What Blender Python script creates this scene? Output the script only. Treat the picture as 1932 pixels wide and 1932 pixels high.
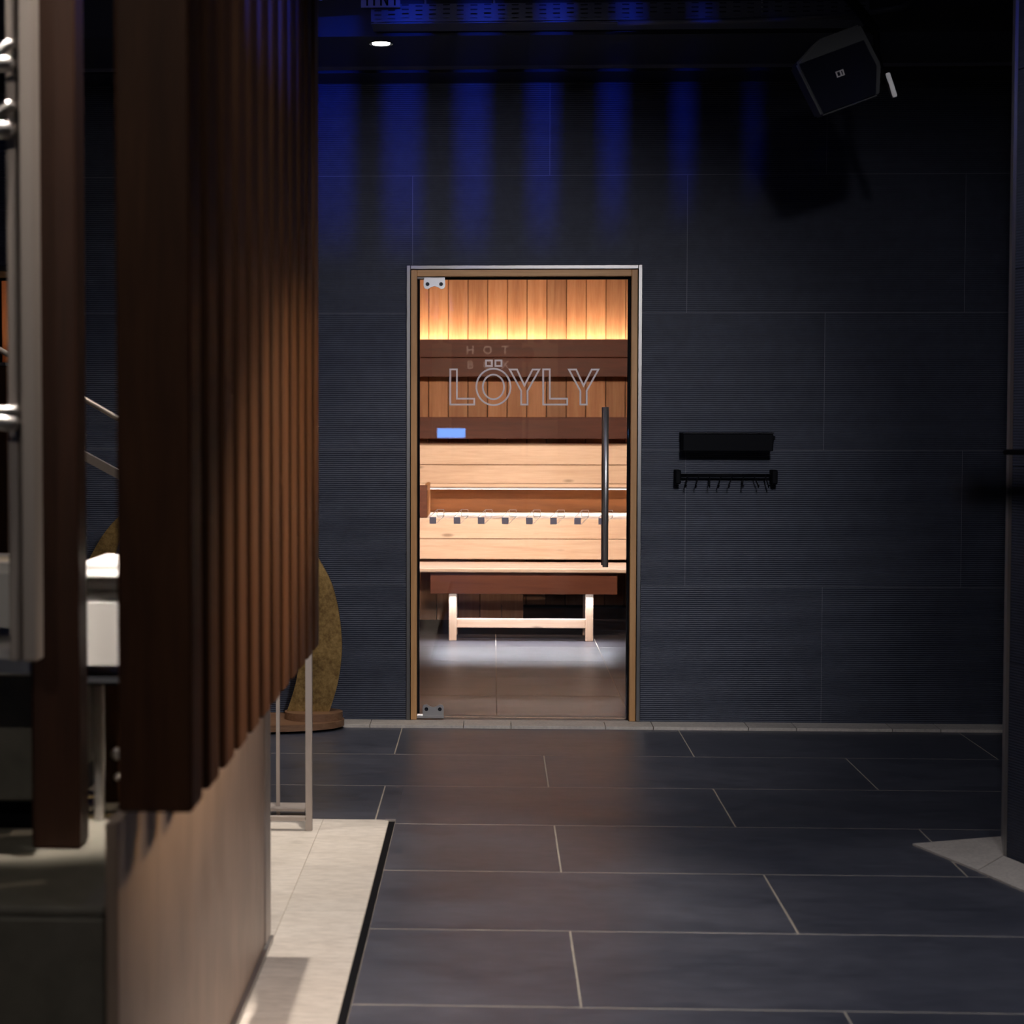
import bpy, bmesh, math, random
from mathutils import Vector, Matrix
random.seed(4)
for o in list(bpy.data.objects): bpy.data.objects.remove(o)
SC = bpy.context.scene
COL = SC.collection
PI = math.pi

# ------------------------------------------------------------------ camera
FPX, YAW, PITCH, ROLL, CH = 3311.88, -.04019, .04029, -.00097, 1.3629
CX, CY = 966 - 169.11, 966 - 48.99
def cam_axes():
    cy, sy, cp, sp = math.cos(YAW), math.sin(YAW), math.cos(PITCH), math.sin(PITCH)
    f = Vector((sy*cp, cy*cp, -sp)); r = Vector((cy, -sy, 0)); d = f.cross(r)
    cr, sr = math.cos(ROLL), math.sin(ROLL)
    return cr*r + sr*d, -sr*r + cr*d, f
AR, AD, AF = cam_axes()
cd = bpy.data.cameras.new('camera'); cam = bpy.data.objects.new('camera', cd); COL.objects.link(cam)
cam.matrix_world = Matrix(((AR.x, -AD.x, -AF.x, 0), (AR.y, -AD.y, -AF.y, 0), (AR.z, -AD.z, -AF.z, CH), (0, 0, 0, 1)))
cd.sensor_width = 36; cd.sensor_fit = 'HORIZONTAL'; cd.lens = FPX/1932*36
cd.shift_x = (966 - CX)/1932; cd.shift_y = (CY - 966)/1932
cd.clip_start = .05; cd.clip_end = 60
cd.dof.use_dof = True; cd.dof.focus_distance = 7.75; cd.dof.aperture_fstop = 4.2
SC.camera = cam
def ray(x, y): return AR*((x - CX)/FPX) + AD*((y - CY)/FPX) + AF
def at(x, y, Y): d = ray(x, y); return Vector((0, 0, CH)) + d*(Y/d.y)
def xz(x, y, Y): p = at(x, y, Y); return p.x, p.z
def fl(x, y, z=0): d = ray(x, y); return Vector((0, 0, CH)) + d*((z - CH)/d.z)

# ------------------------------------------------------------------ world + exposure
W = bpy.data.worlds.new('world'); SC.world = W; W.use_nodes = True
W.node_tree.nodes['Background'].inputs[0].default_value = (.25, .3, .6, 1)
W.node_tree.nodes['Background'].inputs[1].default_value = .02
cy_ = SC.cycles; cy_.max_bounces = 7; cy_.diffuse_bounces = 3; cy_.glossy_bounces = 3; cy_.transmission_bounces = 3; cy_.transparent_max_bounces = 10
cy_.caustics_reflective = False; cy_.caustics_refractive = False; cy_.use_adaptive_sampling = True; cy_.adaptive_threshold = .03; cy_.use_denoising = True; cy_.use_light_tree = False
vs = SC.view_settings
vs.view_transform = 'Standard'; vs.look = 'None'; vs.exposure = 0; vs.gamma = 1; vs.use_curve_mapping = False

def light(name, kind, loc, energy, color, target=None, parent=None, **k):
    l = bpy.data.lights.new(name, kind); l.energy = energy; l.color = color
    for a, v in k.items(): setattr(l, a, v)
    o = bpy.data.objects.new(name, l); COL.objects.link(o); o.location = loc
    if target is not None:
        o.rotation_euler = (Vector(target) - Vector(loc)).to_track_quat('-Z', 'Y').to_euler()
    if parent: o.parent = parent; o.location = Vector(loc) - parent.location
    return o
WARM = (1, .78, .55); NEUT = (1, .9, .8); COOL = (.8, .87, 1); HALL = (.93, .93, 1); LED = (1, .62, .3)

# ------------------------------------------------------------------ helpers
def link(name, me, mats=None, parent=None, loc=None):
    o = bpy.data.objects.new(name, me); COL.objects.link(o)
    if mats is not None and len(me.materials) == 0:
        for m in (mats if isinstance(mats, (list, tuple)) else [mats]): me.materials.append(m)
    if loc is not None: o.location = loc
    if parent is not None:
        o.parent = parent
        o.location = Vector(o.location) - world_loc(parent)
    return o
def world_loc(o):
    v = Vector(o.location)
    while o.parent: o = o.parent; v += Vector(o.location)
    return v
def tag(o, label=None, cat=None, group=None, kind=None):
    if label: o['label'] = label
    if cat: o['category'] = cat
    if group: o['group'] = group
    if kind: o['kind'] = kind
    return o
def thing(name, loc, label=None, cat=None, group=None, kind=None):
    o = bpy.data.objects.new(name, None); COL.objects.link(o); o.location = loc; o.empty_display_size = .05
    return tag(o, label, cat, group, kind)
_box = {}
def box_mesh(sx, sy, sz, bev, mat):
    key = (round(sx, 4), round(sy, 4), round(sz, 4), bev, mat.name)
    if key in _box: return _box[key]
    bm = bmesh.new(); bmesh.ops.create_cube(bm, size=1)
    for v in bm.verts: v.co = Vector((v.co.x*sx, v.co.y*sy, v.co.z*sz))
    if bev: bmesh.ops.bevel(bm, geom=bm.edges[:], offset=min(bev, .45*min(sx, sy, sz)), segments=1 if bev < .006 else 2, affect='EDGES')
    me = bpy.data.meshes.new('box'); bm.to_mesh(me); bm.free(); me.materials.append(mat)
    _box[key] = me
    return me
def box(name, x0, x1, y0, y1, z0, z1, mat, parent=None, bev=0):
    me = box_mesh(abs(x1-x0), abs(y1-y0), abs(z1-z0), bev, mat)
    return link(name, me, None, parent, ((x0+x1)/2, (y0+y1)/2, (z0+z1)/2))
class MB:
    def __init__(s): s.v = []; s.f = []
    def box(s, x0, x1, y0, y1, z0, z1):
        b = len(s.v)
        s.v += [(x, y, z) for z in (z0, z1) for y in (y0, y1) for x in (x0, x1)]
        s.f += [tuple(b+i for i in q) for q in ((0, 2, 3, 1), (4, 5, 7, 6), (0, 1, 5, 4), (2, 6, 7, 3), (0, 4, 6, 2), (1, 3, 7, 5))]
    def prism(s, pts, y0, y1):            # pts: (x,z) outline extruded along Y
        b = len(s.v); n = len(pts)
        s.v += [(x, y0, z) for x, z in pts] + [(x, y1, z) for x, z in pts]
        s.f += [tuple(range(b, b+n)), tuple(range(b+2*n-1, b+n-1, -1))]
        s.f += [(b+i, b+n+i, b+n+(i+1) % n, b+(i+1) % n) for i in range(n)]
    def slab(s, pts, z0, z1):             # pts: (x,y) outline extruded along Z
        b = len(s.v); n = len(pts)
        s.v += [(x, y, z0) for x, y in pts] + [(x, y, z1) for x, y in pts]
        s.f += [tuple(range(b+n-1, b-1, -1)), tuple(range(b+n, b+2*n))]
        s.f += [(b+i, b+(i+1) % n, b+n+(i+1) % n, b+n+i) for i in range(n)]
    def ring(s, outer, inner, y0, y1):    # closed band between two equal-length outlines
        b = len(s.v); n = len(outer)
        for y in (y0, y1):
            s.v += [(x, y, z) for x, z in outer] + [(x, y, z) for x, z in inner]
        for i in range(n):
            j = (i+1) % n
            s.f += [(b+i, b+j, b+n+j, b+n+i), (b+2*n+j, b+2*n+i, b+3*n+i, b+3*n+j), (b+j, b+i, b+2*n+i, b+2*n+j), (b+n+i, b+n+j, b+3*n+j, b+3*n+i)]
    def tube(s, pts, r, n=12, square=False):
        pts = [Vector(p) for p in pts]; b = len(s.v); up = Vector((0, 0, 1)); m = len(pts)
        if square: n = 4
        for i, p in enumerate(pts):
            d = (pts[min(i+1, m-1)] - pts[max(i-1, 0)]).normalized()
            u = d.cross(up)
            if u.length < 1e-3: u = Vector((1, 0, 0))
            u.normalize(); w = u.cross(d)
            rr = r[i] if isinstance(r, (list, tuple)) else r
            for k in range(n):
                a = 2*PI*k/n + (PI/4 if square else 0)
                s.v.append(tuple(p + (u*math.cos(a) + w*math.sin(a))*rr))
        for i in range(m-1):
            for k in range(n):
                s.f.append((b+i*n+k, b+i*n+(k+1) % n, b+(i+1)*n+(k+1) % n, b+(i+1)*n+k))
        s.f += [tuple(b+k for k in range(n-1, -1, -1)), tuple(b+(m-1)*n+k for k in range(n))]
    def lathe(s, prof, cx, cy, n=28, caps=True):     # prof: (r,z)
        b = len(s.v)
        for r, z in prof: s.v += [(cx + r*math.cos(2*PI*k/n), cy + r*math.sin(2*PI*k/n), z) for k in range(n)]
        for i in range(len(prof)-1):
            for k in range(n): s.f.append((b+i*n+k, b+i*n+(k+1) % n, b+(i+1)*n+(k+1) % n, b+(i+1)*n+k))
        if caps: s.f += [tuple(b+k for k in range(n-1, -1, -1)), tuple(b+(len(prof)-1)*n+k for k in range(n))]
    def build(s, name, mat, parent=None, smooth=False, bev=0):
        vs_ = [Vector(v) for v in s.v]
        lo = Vector([min(v[i] for v in vs_) for i in range(3)]); hi = Vector([max(v[i] for v in vs_) for i in range(3)])
        c = (lo+hi)/2
        me = bpy.data.meshes.new(name); me.from_pydata([tuple(v-c) for v in vs_], [], s.f); me.update()
        bm = bmesh.new(); bm.from_mesh(me); bmesh.ops.recalc_face_normals(bm, faces=bm.faces[:])
        if bev: bmesh.ops.bevel(bm, geom=bm.edges[:], offset=bev, segments=2, affect='EDGES')
        bm.to_mesh(me); bm.free()
        if smooth:
            for p in me.polygons: p.use_smooth = len(p.vertices) == 4
        return link(name, me, mat, parent, c)

# ------------------------------------------------------------------ materials
def mat(name, color, rough=.5, metal=0, spec=.5, emit=None, es=0):
    m = bpy.data.materials.new(name); m.use_nodes = True; b = m.node_tree.nodes['Principled BSDF']
    b.inputs['Base Color'].default_value = (*color, 1); b.inputs['Roughness'].default_value = rough
    b.inputs['Metallic'].default_value = metal; b.inputs['Specular IOR Level'].default_value = spec
    if emit: b.inputs['Emission Color'].default_value = (*emit, 1); b.inputs['Emission Strength'].default_value = es
    return m
def N(m, t, **k):
    n = m.node_tree.nodes.new(t)
    for a, v in k.items(): setattr(n, a, v)
    return n
def L(m, a, b): m.node_tree.links.new(a, b)
def ramp(m, fac, stops):
    r = N(m, 'ShaderNodeValToRGB'); L(m, fac, r.inputs[0])
    while len(r.color_ramp.elements) < len(stops): r.color_ramp.elements.new(.5)
    for e, (p, c) in zip(r.color_ramp.elements, stops): e.position = p; e.color = (*c, 1) if len(c) == 3 else c
    return r.outputs[0]
def noise(m, vec, scale, detail=4, rough=.55, dist=0):
    n = N(m, 'ShaderNodeTexNoise'); n.inputs['Scale'].default_value = scale; n.inputs['Detail'].default_value = detail
    n.inputs['Roughness'].default_value = rough; n.inputs['Distortion'].default_value = dist; L(m, vec, n.inputs['Vector'])
    return n.outputs['Fac']
def mathn(m, op, a, b):
    n = N(m, 'ShaderNodeMath', operation=op)
    for i, v in enumerate((a, b)):
        if isinstance(v, (int, float)): n.inputs[i].default_value = v
        else: L(m, v, n.inputs[i])
    return n.outputs[0]
def mix(m, fac, a, b, blend='MIX'):
    n = N(m, 'ShaderNodeMix', data_type='RGBA', blend_type=blend)
    for i, v in ((0, fac), (6, a), (7, b)):
        if isinstance(v, (int, float)): n.inputs[i].default_value = v
        elif isinstance(v, tuple): n.inputs[i].default_value = (*v, 1)
        else: L(m, v, n.inputs[i])
    return n.outputs[2]
def objvec(m, scale, rnd=True):
    tc = N(m, 'ShaderNodeTexCoord'); mp = N(m, 'ShaderNodeMapping'); mp.inputs['Scale'].default_value = scale
    L(m, tc.outputs['Object'], mp.inputs['Vector'])
    oi = N(m, 'ShaderNodeObjectInfo')
    if rnd:
        c = N(m, 'ShaderNodeCombineXYZ')
        for i, k in enumerate((37, 91, 53)): L(m, mathn(m, 'MULTIPLY', oi.outputs['Random'], k), c.inputs[i])
        L(m, c.outputs[0], mp.inputs['Location'])
    return mp.outputs[0], oi.outputs['Random'], tc.outputs['Object']
def bump(m, h, strength, dist):
    b = N(m, 'ShaderNodeBump'); b.inputs['Strength'].default_value = strength; b.inputs['Distance'].default_value = dist
    L(m, h, b.inputs['Height']); L(m, b.outputs[0], m.node_tree.nodes['Principled BSDF'].inputs['Normal'])
def wood(name, dark, mid, lite, axis, rough=.5, knots=False, var=.35, spec=.35):
    m = mat(name, mid, rough, spec=spec); b = m.node_tree.nodes['Principled BSDF']
    sc = {'x': (.9, 14, 14), 'y': (14, .9, 14), 'z': (14, 14, .9)}[axis]
    v, rnd, raw = objvec(m, sc)
    g = noise(m, v, 1.6, 5, .6, .6)
    c = ramp(m, g, [(.28, dark), (.5, mid), (.75, lite)])
    fine = noise(m, v, 9, 3, .5)
    c = mix(m, .25, c, ramp(m, fine, [(.35, dark), (.65, lite)]), 'MIX')
    tint = ramp(m, rnd, [(0, tuple(1-var for _ in range(3))), (.5, (1-var*.45, 1-var*.5, 1-var*.55)), (1, (1, 1, 1))])
    c = mix(m, 1.0, c, tint, 'MULTIPLY')
    if knots:
        sc2 = {'x': (2.6, 9, 9), 'y': (9, 2.6, 9), 'z': (9, 9, 2.6)}[axis]
        kv, _, _ = objvec(m, sc2)
        vo = N(m, 'ShaderNodeTexVoronoi', feature='F1'); vo.inputs['Scale'].default_value = 1.0; L(m, kv, vo.inputs['Vector'])
        k = ramp(m, vo.outputs['Distance'], [(.05, (1, 1, 1)), (.13, (0, 0, 0))])
        c = mix(m, mathn(m, 'MULTIPLY', k, .75), c, tuple(x*.38 for x in dark))
    L(m, c, b.inputs['Base Color'])
    bump(m, g, .15, .002)
    return m
def stone(name, a, b_, scale, rough, rvar=.1, ribs=0, var=.12, spec=.5, streak=(1, 1, 1)):
    m = mat(name, a, rough, spec=spec); b = m.node_tree.nodes['Principled BSDF']
    v, rnd, raw = objvec(m, streak)
    n1 = noise(m, v, scale, 6, .62); n2 = noise(m, v, scale*6, 4, .6)
    c = ramp(m, n1, [(.3, a), (.7, b_)])
    c = mix(m, .3, c, ramp(m, n2, [(.3, tuple(x*.6 for x in a)), (.7, tuple(x*1.25 for x in b_))]))
    c = mix(m, 1.0, c, ramp(m, rnd, [(0, (1-var,)*3), (1, (1, 1, 1))]), 'MULTIPLY')
    L(m, c, b.inputs['Base Color'])
    L(m, mathn(m, 'ADD', mathn(m, 'MULTIPLY', n1, rvar*2), rough - rvar), b.inputs['Roughness'])
    if ribs:
        sx = N(m, 'ShaderNodeSeparateXYZ'); L(m, raw, sx.inputs[0])
        s = mathn(m, 'SINE', mathn(m, 'MULTIPLY', sx.outputs[2], 2*PI/ribs), 0)
        bump(m, mathn(m, 'ADD', s, mathn(m, 'MULTIPLY', n2, 1.2)), .55, .0012)
    else:
        bump(m, n2, .12, .002)
    return m
M = {}
M['floor_tile'] = stone('slate_floor_tile', (.040, .043, .058), (.086, .088, .110), 2.2, .38, .13, streak=(1, 2.2, 1))
M['sauna_tile'] = stone('sauna_floor_tile', (.040, .034, .040), (.066, .058, .066), 2.2, .36, .10, streak=(1, 2.2, 1))
M['grout'] = stone('beige_grout', (.30, .26, .21), (.42, .37, .30), 20, .8)
M['wall_tile'] = stone('ribbed_wall_tile', (.021, .026, .044), (.035, .041, .063), 3, .5, .08, ribs=.0088, var=.1, spec=.4)
M['wall_grout'] = mat('grey_wall_grout', (.13, .13, .15), .8)
M['kerb'] = stone('pale_kerb_stone', (.54, .48, .41), (.68, .62, .55), 3.5, .55, .1, streak=(1, 3, 1), spec=.35)
M['strip'] = stone('pale_strip_stone', (.46, .41, .36), (.62, .56, .49), 14, .6, .1, spec=.3)
M['panel'] = stone('polished_beige_panel', (.32, .235, .185), (.42, .32, .26), 1.6, .42, .12, streak=(1, 1, .4))
M['basin'] = stone('grey_green_stone', (.13, .125, .10), (.19, .175, .145), 3, .5)
M['black'] = mat('black_paint', (.0014, .0016, .003), .7, spec=.12)
M['black_gloss'] = mat('black_gloss', (.003, .0035, .008), .4, spec=.25)
M['ceil'] = mat('dark_ceiling_paint', (.012, .013, .022), .6)
M['room'] = mat('charcoal_plaster', (.03, .032, .042), .7)
M['steel'] = mat('brushed_steel', (.68, .66, .65), .42, 1)
M['steel_dark'] = mat('dark_steel', (.42, .41, .40), .42, 1)
M['satin'] = mat('satin_steel', (.50, .44, .40), .5, .6)
M['galv'] = mat('galvanised_steel', (.10, .105, .13), .5, .5)
M['slat'] = wood('oiled_brown_slat', (.040, .016, .008), (.070, .028, .012), (.106, .045, .019), 'z', .5, var=.2, spec=.25)
M['shaded_post_wood'] = wood('shaded_brown_post', (.018, .008, .005), (.030, .012, .007), (.046, .019, .010), 'z', .5, var=.1, spec=.2)  # slat wood with shade in its colour, offsets lamp light on the post
M['jamb_z'] = wood('pine_jamb_upright', (.46, .23, .085), (.60, .31, .12), (.70, .40, .17), 'z', .5, var=.15)
M['jamb_x'] = wood('pine_jamb_head', (.46, .23, .085), (.60, .31, .12), (.70, .40, .17), 'x', .5, var=.15)
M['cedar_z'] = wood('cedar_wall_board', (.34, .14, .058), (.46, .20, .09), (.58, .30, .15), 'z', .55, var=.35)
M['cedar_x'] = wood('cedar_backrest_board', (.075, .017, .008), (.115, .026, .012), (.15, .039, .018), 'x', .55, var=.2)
M['pine_x'] = wood('pale_pine_bench_board', (.60, .42, .30), (.74, .56, .43), (.82, .66, .53), 'x', .5, knots=True, var=.1)
M['pine_z'] = wood('pale_pine_leg', (.60, .42, .30), (.74, .56, .43), (.82, .66, .53), 'z', .5, var=.1)
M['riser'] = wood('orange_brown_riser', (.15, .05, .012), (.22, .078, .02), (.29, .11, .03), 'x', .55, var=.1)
M['trim'] = mat('grey_trim_steel', (.20, .19, .18), .38, 1)
M['apron'] = wood('red_brown_apron', (.085, .025, .013), (.125, .038, .019), (.165, .055, .028), 'x', .5, knots=True, var=.1)
M['base_wood'] = wood('oval_base_wood', (.13, .062, .03), (.20, .10, .05), (.28, .15, .08), 'x', .5, var=.1)
M['white'] = mat('white_terry', (.82, .80, .77), .9, spec=.1)
M['print'] = None
def gold():
    m = mat('aged_gold_leaf', (.5, .33, .12), .38, .75); b = m.node_tree.nodes['Principled BSDF']
    v, r, raw = objvec(m, (1, 1, 1)); n1 = noise(m, v, 6, 6, .7); n2 = noise(m, v, 60, 4, .7)
    c = ramp(m, n1, [(.3, (.13, .072, .022)), (.5, (.30, .18, .055)), (.72, (.46, .29, .10))])
    c = mix(m, .45, c, ramp(m, n2, [(.35, (.10, .055, .018)), (.65, (.50, .32, .12))]))
    L(m, c, b.inputs['Base Color']); L(m, mathn(m, 'ADD', mathn(m, 'MULTIPLY', n1, .3), .3), b.inputs['Roughness'])
    bump(m, n2, .3, .002); return m
M['gold'] = gold()
def glass():
    m = bpy.data.materials.new('clear_door_glass'); m.use_nodes = True; nt = m.node_tree; nt.nodes.clear()
    out = nt.nodes.new('ShaderNodeOutputMaterial'); t = nt.nodes.new('ShaderNodeBsdfTransparent'); g = nt.nodes.new('ShaderNodeBsdfGlossy')
    fr = nt.nodes.new('ShaderNodeFresnel'); fr.inputs[0].default_value = 1.5; mx = nt.nodes.new('ShaderNodeMixShader')
    t.inputs[0].default_value = (.96, .945, .93, 1); g.inputs['Roughness'].default_value = 0
    L(m, fr.outputs[0], mx.inputs[0]); L(m, t.outputs[0], mx.inputs[1]); L(m, g.outputs[0], mx.inputs[2]); L(m, mx.outputs[0], out.inputs[0])
    return m
M['glass'] = glass()
def film(name, c, cover):
    m = bpy.data.materials.new(name); m.use_nodes = True; nt = m.node_tree; nt.nodes.clear()
    out = nt.nodes.new('ShaderNodeOutputMaterial'); a = nt.nodes.new('ShaderNodeBsdfDiffuse'); b = nt.nodes.new('ShaderNodeBsdfTranslucent')
    a.inputs[0].default_value = (*c, 1); b.inputs[0].default_value = (*c, 1); mx = nt.nodes.new('ShaderNodeMixShader'); mx.inputs[0].default_value = .5
    t = nt.nodes.new('ShaderNodeBsdfTransparent'); m2 = nt.nodes.new('ShaderNodeMixShader'); m2.inputs[0].default_value = cover
    L(m, a.outputs[0], mx.inputs[1]); L(m, b.outputs[0], mx.inputs[2]); L(m, t.outputs[0], m2.inputs[1]); L(m, mx.outputs[0], m2.inputs[2]); L(m, m2.outputs[0], out.inputs[0])
    return m
M['film'] = film('frosted_white_film', (1, .95, .94), 1)
M['film_grey'] = film('frosted_grey_film', (.55, .50, .56), .95)
M['led'] = mat('warm_led_strip', (.8, .7, .5), .5, emit=(1, .86, .64), es=100)
M['lamp'] = mat('lamp_lens', (.9, .9, .9), .4, emit=(1, .96, .9), es=60)
M['lamp_off'] = mat('lamp_lens_low', (.9, .9, .9), .4, emit=(1, .85, .65), es=6)
M['blue_led'] = mat('blue_led_lens', (.2, .25, .9), .4, emit=(.08, .12, 1), es=6)
M['screen'] = mat('blue_screen', (.1, .2, .5), .4, emit=(.10, .36, 1), es=18)
M['sign'] = mat('glowing_letters', (.8, .7, .65), .5, emit=(1, .75, .65), es=2.2)  # glow added so the letters show mirrored in the door glass

# ------------------------------------------------------------------ constants of the place
Y0, WY = 7.6035, 7.741             # far edge of the slate tiles, face of the tiled wall
AX, WX = -.39318, .24491           # tile joints of floor and wall
XL, XR, YB, ZC = -4.2, 3.6, -4.4, 4.0
SY0, SY1 = 7.90, 12.45             # sauna depth
KX, KY = -.347, 5.853              # right and far edge of the pale kerb
def subtract(rects, hole):
    a0, a1, b0, b1 = hole; out = []
    for x0, x1, y0, y1 in rects:
        if a1 <= x0 or a0 >= x1 or b1 <= y0 or b0 >= y1: out.append((x0, x1, y0, y1)); continue
        if x0 < a0: out.append((x0, a0, y0, y1))
        if a1 < x1: out.append((a1, x1, y0, y1))
        cx0, cx1 = max(x0, a0), min(x1, a1)
        if y0 < b0: out.append((cx0, cx1, y0, b0))
        if b1 < y1: out.append((cx0, cx1, b1, y1))
    return [r for r in out if r[1]-r[0] > .004 and r[3]-r[2] > .004]

# ------------------------------------------------------------------ floor
floor = box('floor', XL, XR, YB, WY+.16, -.12, -.0004, M['grout']); tag(floor, 'dark slate tile floor with pale grout lines', kind='structure')
G = .0025
for i in range(20):
    y1, y0 = Y0 - .6*i, Y0 - .6*(i+1)
    if y1 < YB: break
    off = AX + (.6 if i % 2 else 0)
    for k in range(-4, 4):
        x0, x1 = max(XL, off + 1.2*k), min(XR, off + 1.2*(k+1))
        if x1 - x0 < .02: continue
        rs = subtract([(x0+G, x1-G, max(y0, YB)+G, y1-G)], (XL-1, KX+.023, 1.2, KY))
        for r in rs: box('tile', r[0], r[1], r[2], r[3], -.012, 0, M['floor_tile'], floor, .0004)
# pale strip of stones along the back wall, pieces alternately 0.2 and 0.4 m long
x = at(827, 1365, 7.67).x - 6*.6 - .4; k = 0
while x < XR:
    w = .41 if k % 2 == 0 else .207
    if x + w > XL: box('stone', max(XL, x)+.0015, min(XR, x+w)-.0015, Y0+.001, WY-.002, -.012, .012, M['strip'], floor, .001)
    x += w; k += 1
# pale kerb beside the basin
ys = [KY, 5.25, 4.75, 4.34, 3.94, 3.5, 3.0, 2.4, 1.8, 1.2]
for a, b in zip(ys[1:], ys[:-1]):
    box('kerb_stone', -.5675, KX, a+.0003, b-.0003, -.012, .002, M['kerb'], floor, .001)
    box('kerb_stone', -1.3, -.5685, a+.0003, b-.0003, -.012, .002, M['kerb'], floor, .001)
box('drain_slot', KX+.001, KX+.022, 1.2, KY-.02, -.012, .0005, M['black'], floor)
box('drain_end', KX-.012, KX+.023, KY-.014, KY-.001, -.012, .004, M['steel'], floor)
# kerb stones around the column foot
def P2(x, y): p = fl(x, y); return (p.x, p.y)
m = MB(); m.slab([P2(1722, 1595), P2(1845, 1645), P2(1893, 1617), P2(1890, 1581)], -.002, .006); m.build('kerb_stone', M['strip'], floor)
c0, c1 = Vector(P2(1845, 1646)), Vector(P2(1932, 1684)); d = (c1-c0).normalized(); e0 = Vector(P2(1894, 1618))
m = MB(); m.slab([tuple(c0), tuple(c0+d*1.0), tuple(e0+d*.95), tuple(e0)], -.002, .006); m.build('kerb_stone', M['strip'], floor)

# ------------------------------------------------------------------ back wall with tiles and two door openings
DX0, DX1, DZ1 = -.366, .636, 2.005
D2 = -2.62
holes = [(DX0, DX1, -.1, DZ1), (DX0+D2, DX1+D2, -.1, DZ1)]
m = MB()
for r in subtract(subtract([(XL, XR, 0, ZC)], holes[0]), holes[1]): m.box(r[0], r[1], WY+.0007, SY0, r[2], r[3])
wall_back = m.build('wall_back', M['wall_grout']); tag(wall_back, 'dark blue-grey wall of wide ribbed tiles around the lit sauna door', kind='structure')
WT = 2.814
for r in range(5):
    z0, z1 = .012 + .6*r, min(.012 + .6*(r+1), WT)
    off = WX + (.6 if r % 2 else 0)
    for k in range(-5, 4):
        x0, x1 = max(XL, off+1.2*k), min(XR, off+1.2*(k+1))
        if x1-x0 < .02: continue
        for q in subtract(subtract([(x0+.0012, x1-.0012, z0+.0012, z1-.0012)], holes[0]), holes[1]):
            box('tile', q[0], q[1], WY, WY+.011, q[2], q[3], M['wall_tile'], wall_back)
# other shell
w = box('wall_left', XL-.1, XL, YB, SY0, 0, ZC, M['room']); tag(w, kind='structure')
w = box('wall_right', XR, XR+.1, YB, SY0, 0, ZC, M['room']); tag(w, kind='structure')
wall_front = box('wall_front', XL, XR, YB-.1, YB, 0, ZC, M['room']); tag(wall_front, kind='structure')
ceiling = box('ceiling', XL, XR, YB, SY0, ZC, ZC+.1, M['ceil']); tag(ceiling, kind='structure')

# soffit over the wall: dark underside with a shallow channel
soffit = thing('trim_1', (0, 7.3, WT), 'black soffit running along the top of the back wall', kind='structure')
box('soffit_board', XL, XR, 7.50, WY+.01, WT, WT+.12, M['ceil'], soffit)
box('soffit_channel', XL, XR, 7.36, 7.50, WT+.012, WT+.1, mat('channel_grey', (.13, .13, .17), .6), soffit)
box('soffit_board', XL, XR, 6.80, 7.36, WT, WT+.12, M['ceil'], soffit)
box('soffit_face', XL, XR, 6.78, 6.80, WT-.0, WT+1.1, M['ceil'], soffit)

# ------------------------------------------------------------------ door
def inset(pts, d):
    n = len(pts); out = []
    area = sum(pts[i][0]*pts[(i+1) % n][1] - pts[(i+1) % n][0]*pts[i][1] for i in range(n)); s = 1 if area > 0 else -1
    for i in range(n):
        p0, p1, p2 = Vector(pts[i-1]), Vector(pts[i]), Vector(pts[(i+1) % n])
        a, b = (p1-p0).normalized(), (p2-p1).normalized()
        na, nb = Vector((-a.y, a.x))*s, Vector((-b.y, b.x))*s
        mm = (na+nb); mm.normalize(); out.append(tuple(p1 + mm*(d/max(.3, mm.dot(na)))))
    return out
GY = WY + .030                       # outer face of the glass
def dp(cx, cy): return xz(740 + cx/3.864, 480 + cy/3.864, GY)
def hinge(parent, cx, cz, flip, name='hinge'):
    h = thing(name, (cx, GY, cz)); h.parent = parent; h.location = Vector(h.location) - world_loc(parent)
    s = -1 if flip else 1
    pts = [(-.046, .02), (.046, .02), (.048, -.018), (.043, -.030), (.030, -.034), (.018, -.026), (0, -.020), (-.018, -.026), (-.030, -.034), (-.043, -.030), (-.048, -.018)]
    m = MB(); m.prism([(cx+a, cz+s*b) for a, b in pts], GY-.014, GY-.001); m.build('hinge_plate', M['steel_dark'], h, bev=.001)
    for dx in (-.030, .030):
        m = MB(); m.lathe([(.0085, 0), (.0085, .003), (.004, .003), (.004, .0012)], 0, 0, 16); o = m.build('screw', M['black_gloss'], h)
        o.rotation_euler = (PI/2, 0, 0); o.location = (dx, -.0155, -s*.012)
    m = MB(); m.tube([(cx-.075, GY-.006, cz+s*.018), (cx-.046, GY-.006, cz+s*.018)], .008); m.build('hinge_pin', M['steel'], h)
    m = MB(); m.box(cx-.09, cx+.048, GY-.02, GY+.004, cz+s*.019, cz+s*.028); m.build('hinge_shoe', M['steel_dark'], h)
    return h
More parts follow.
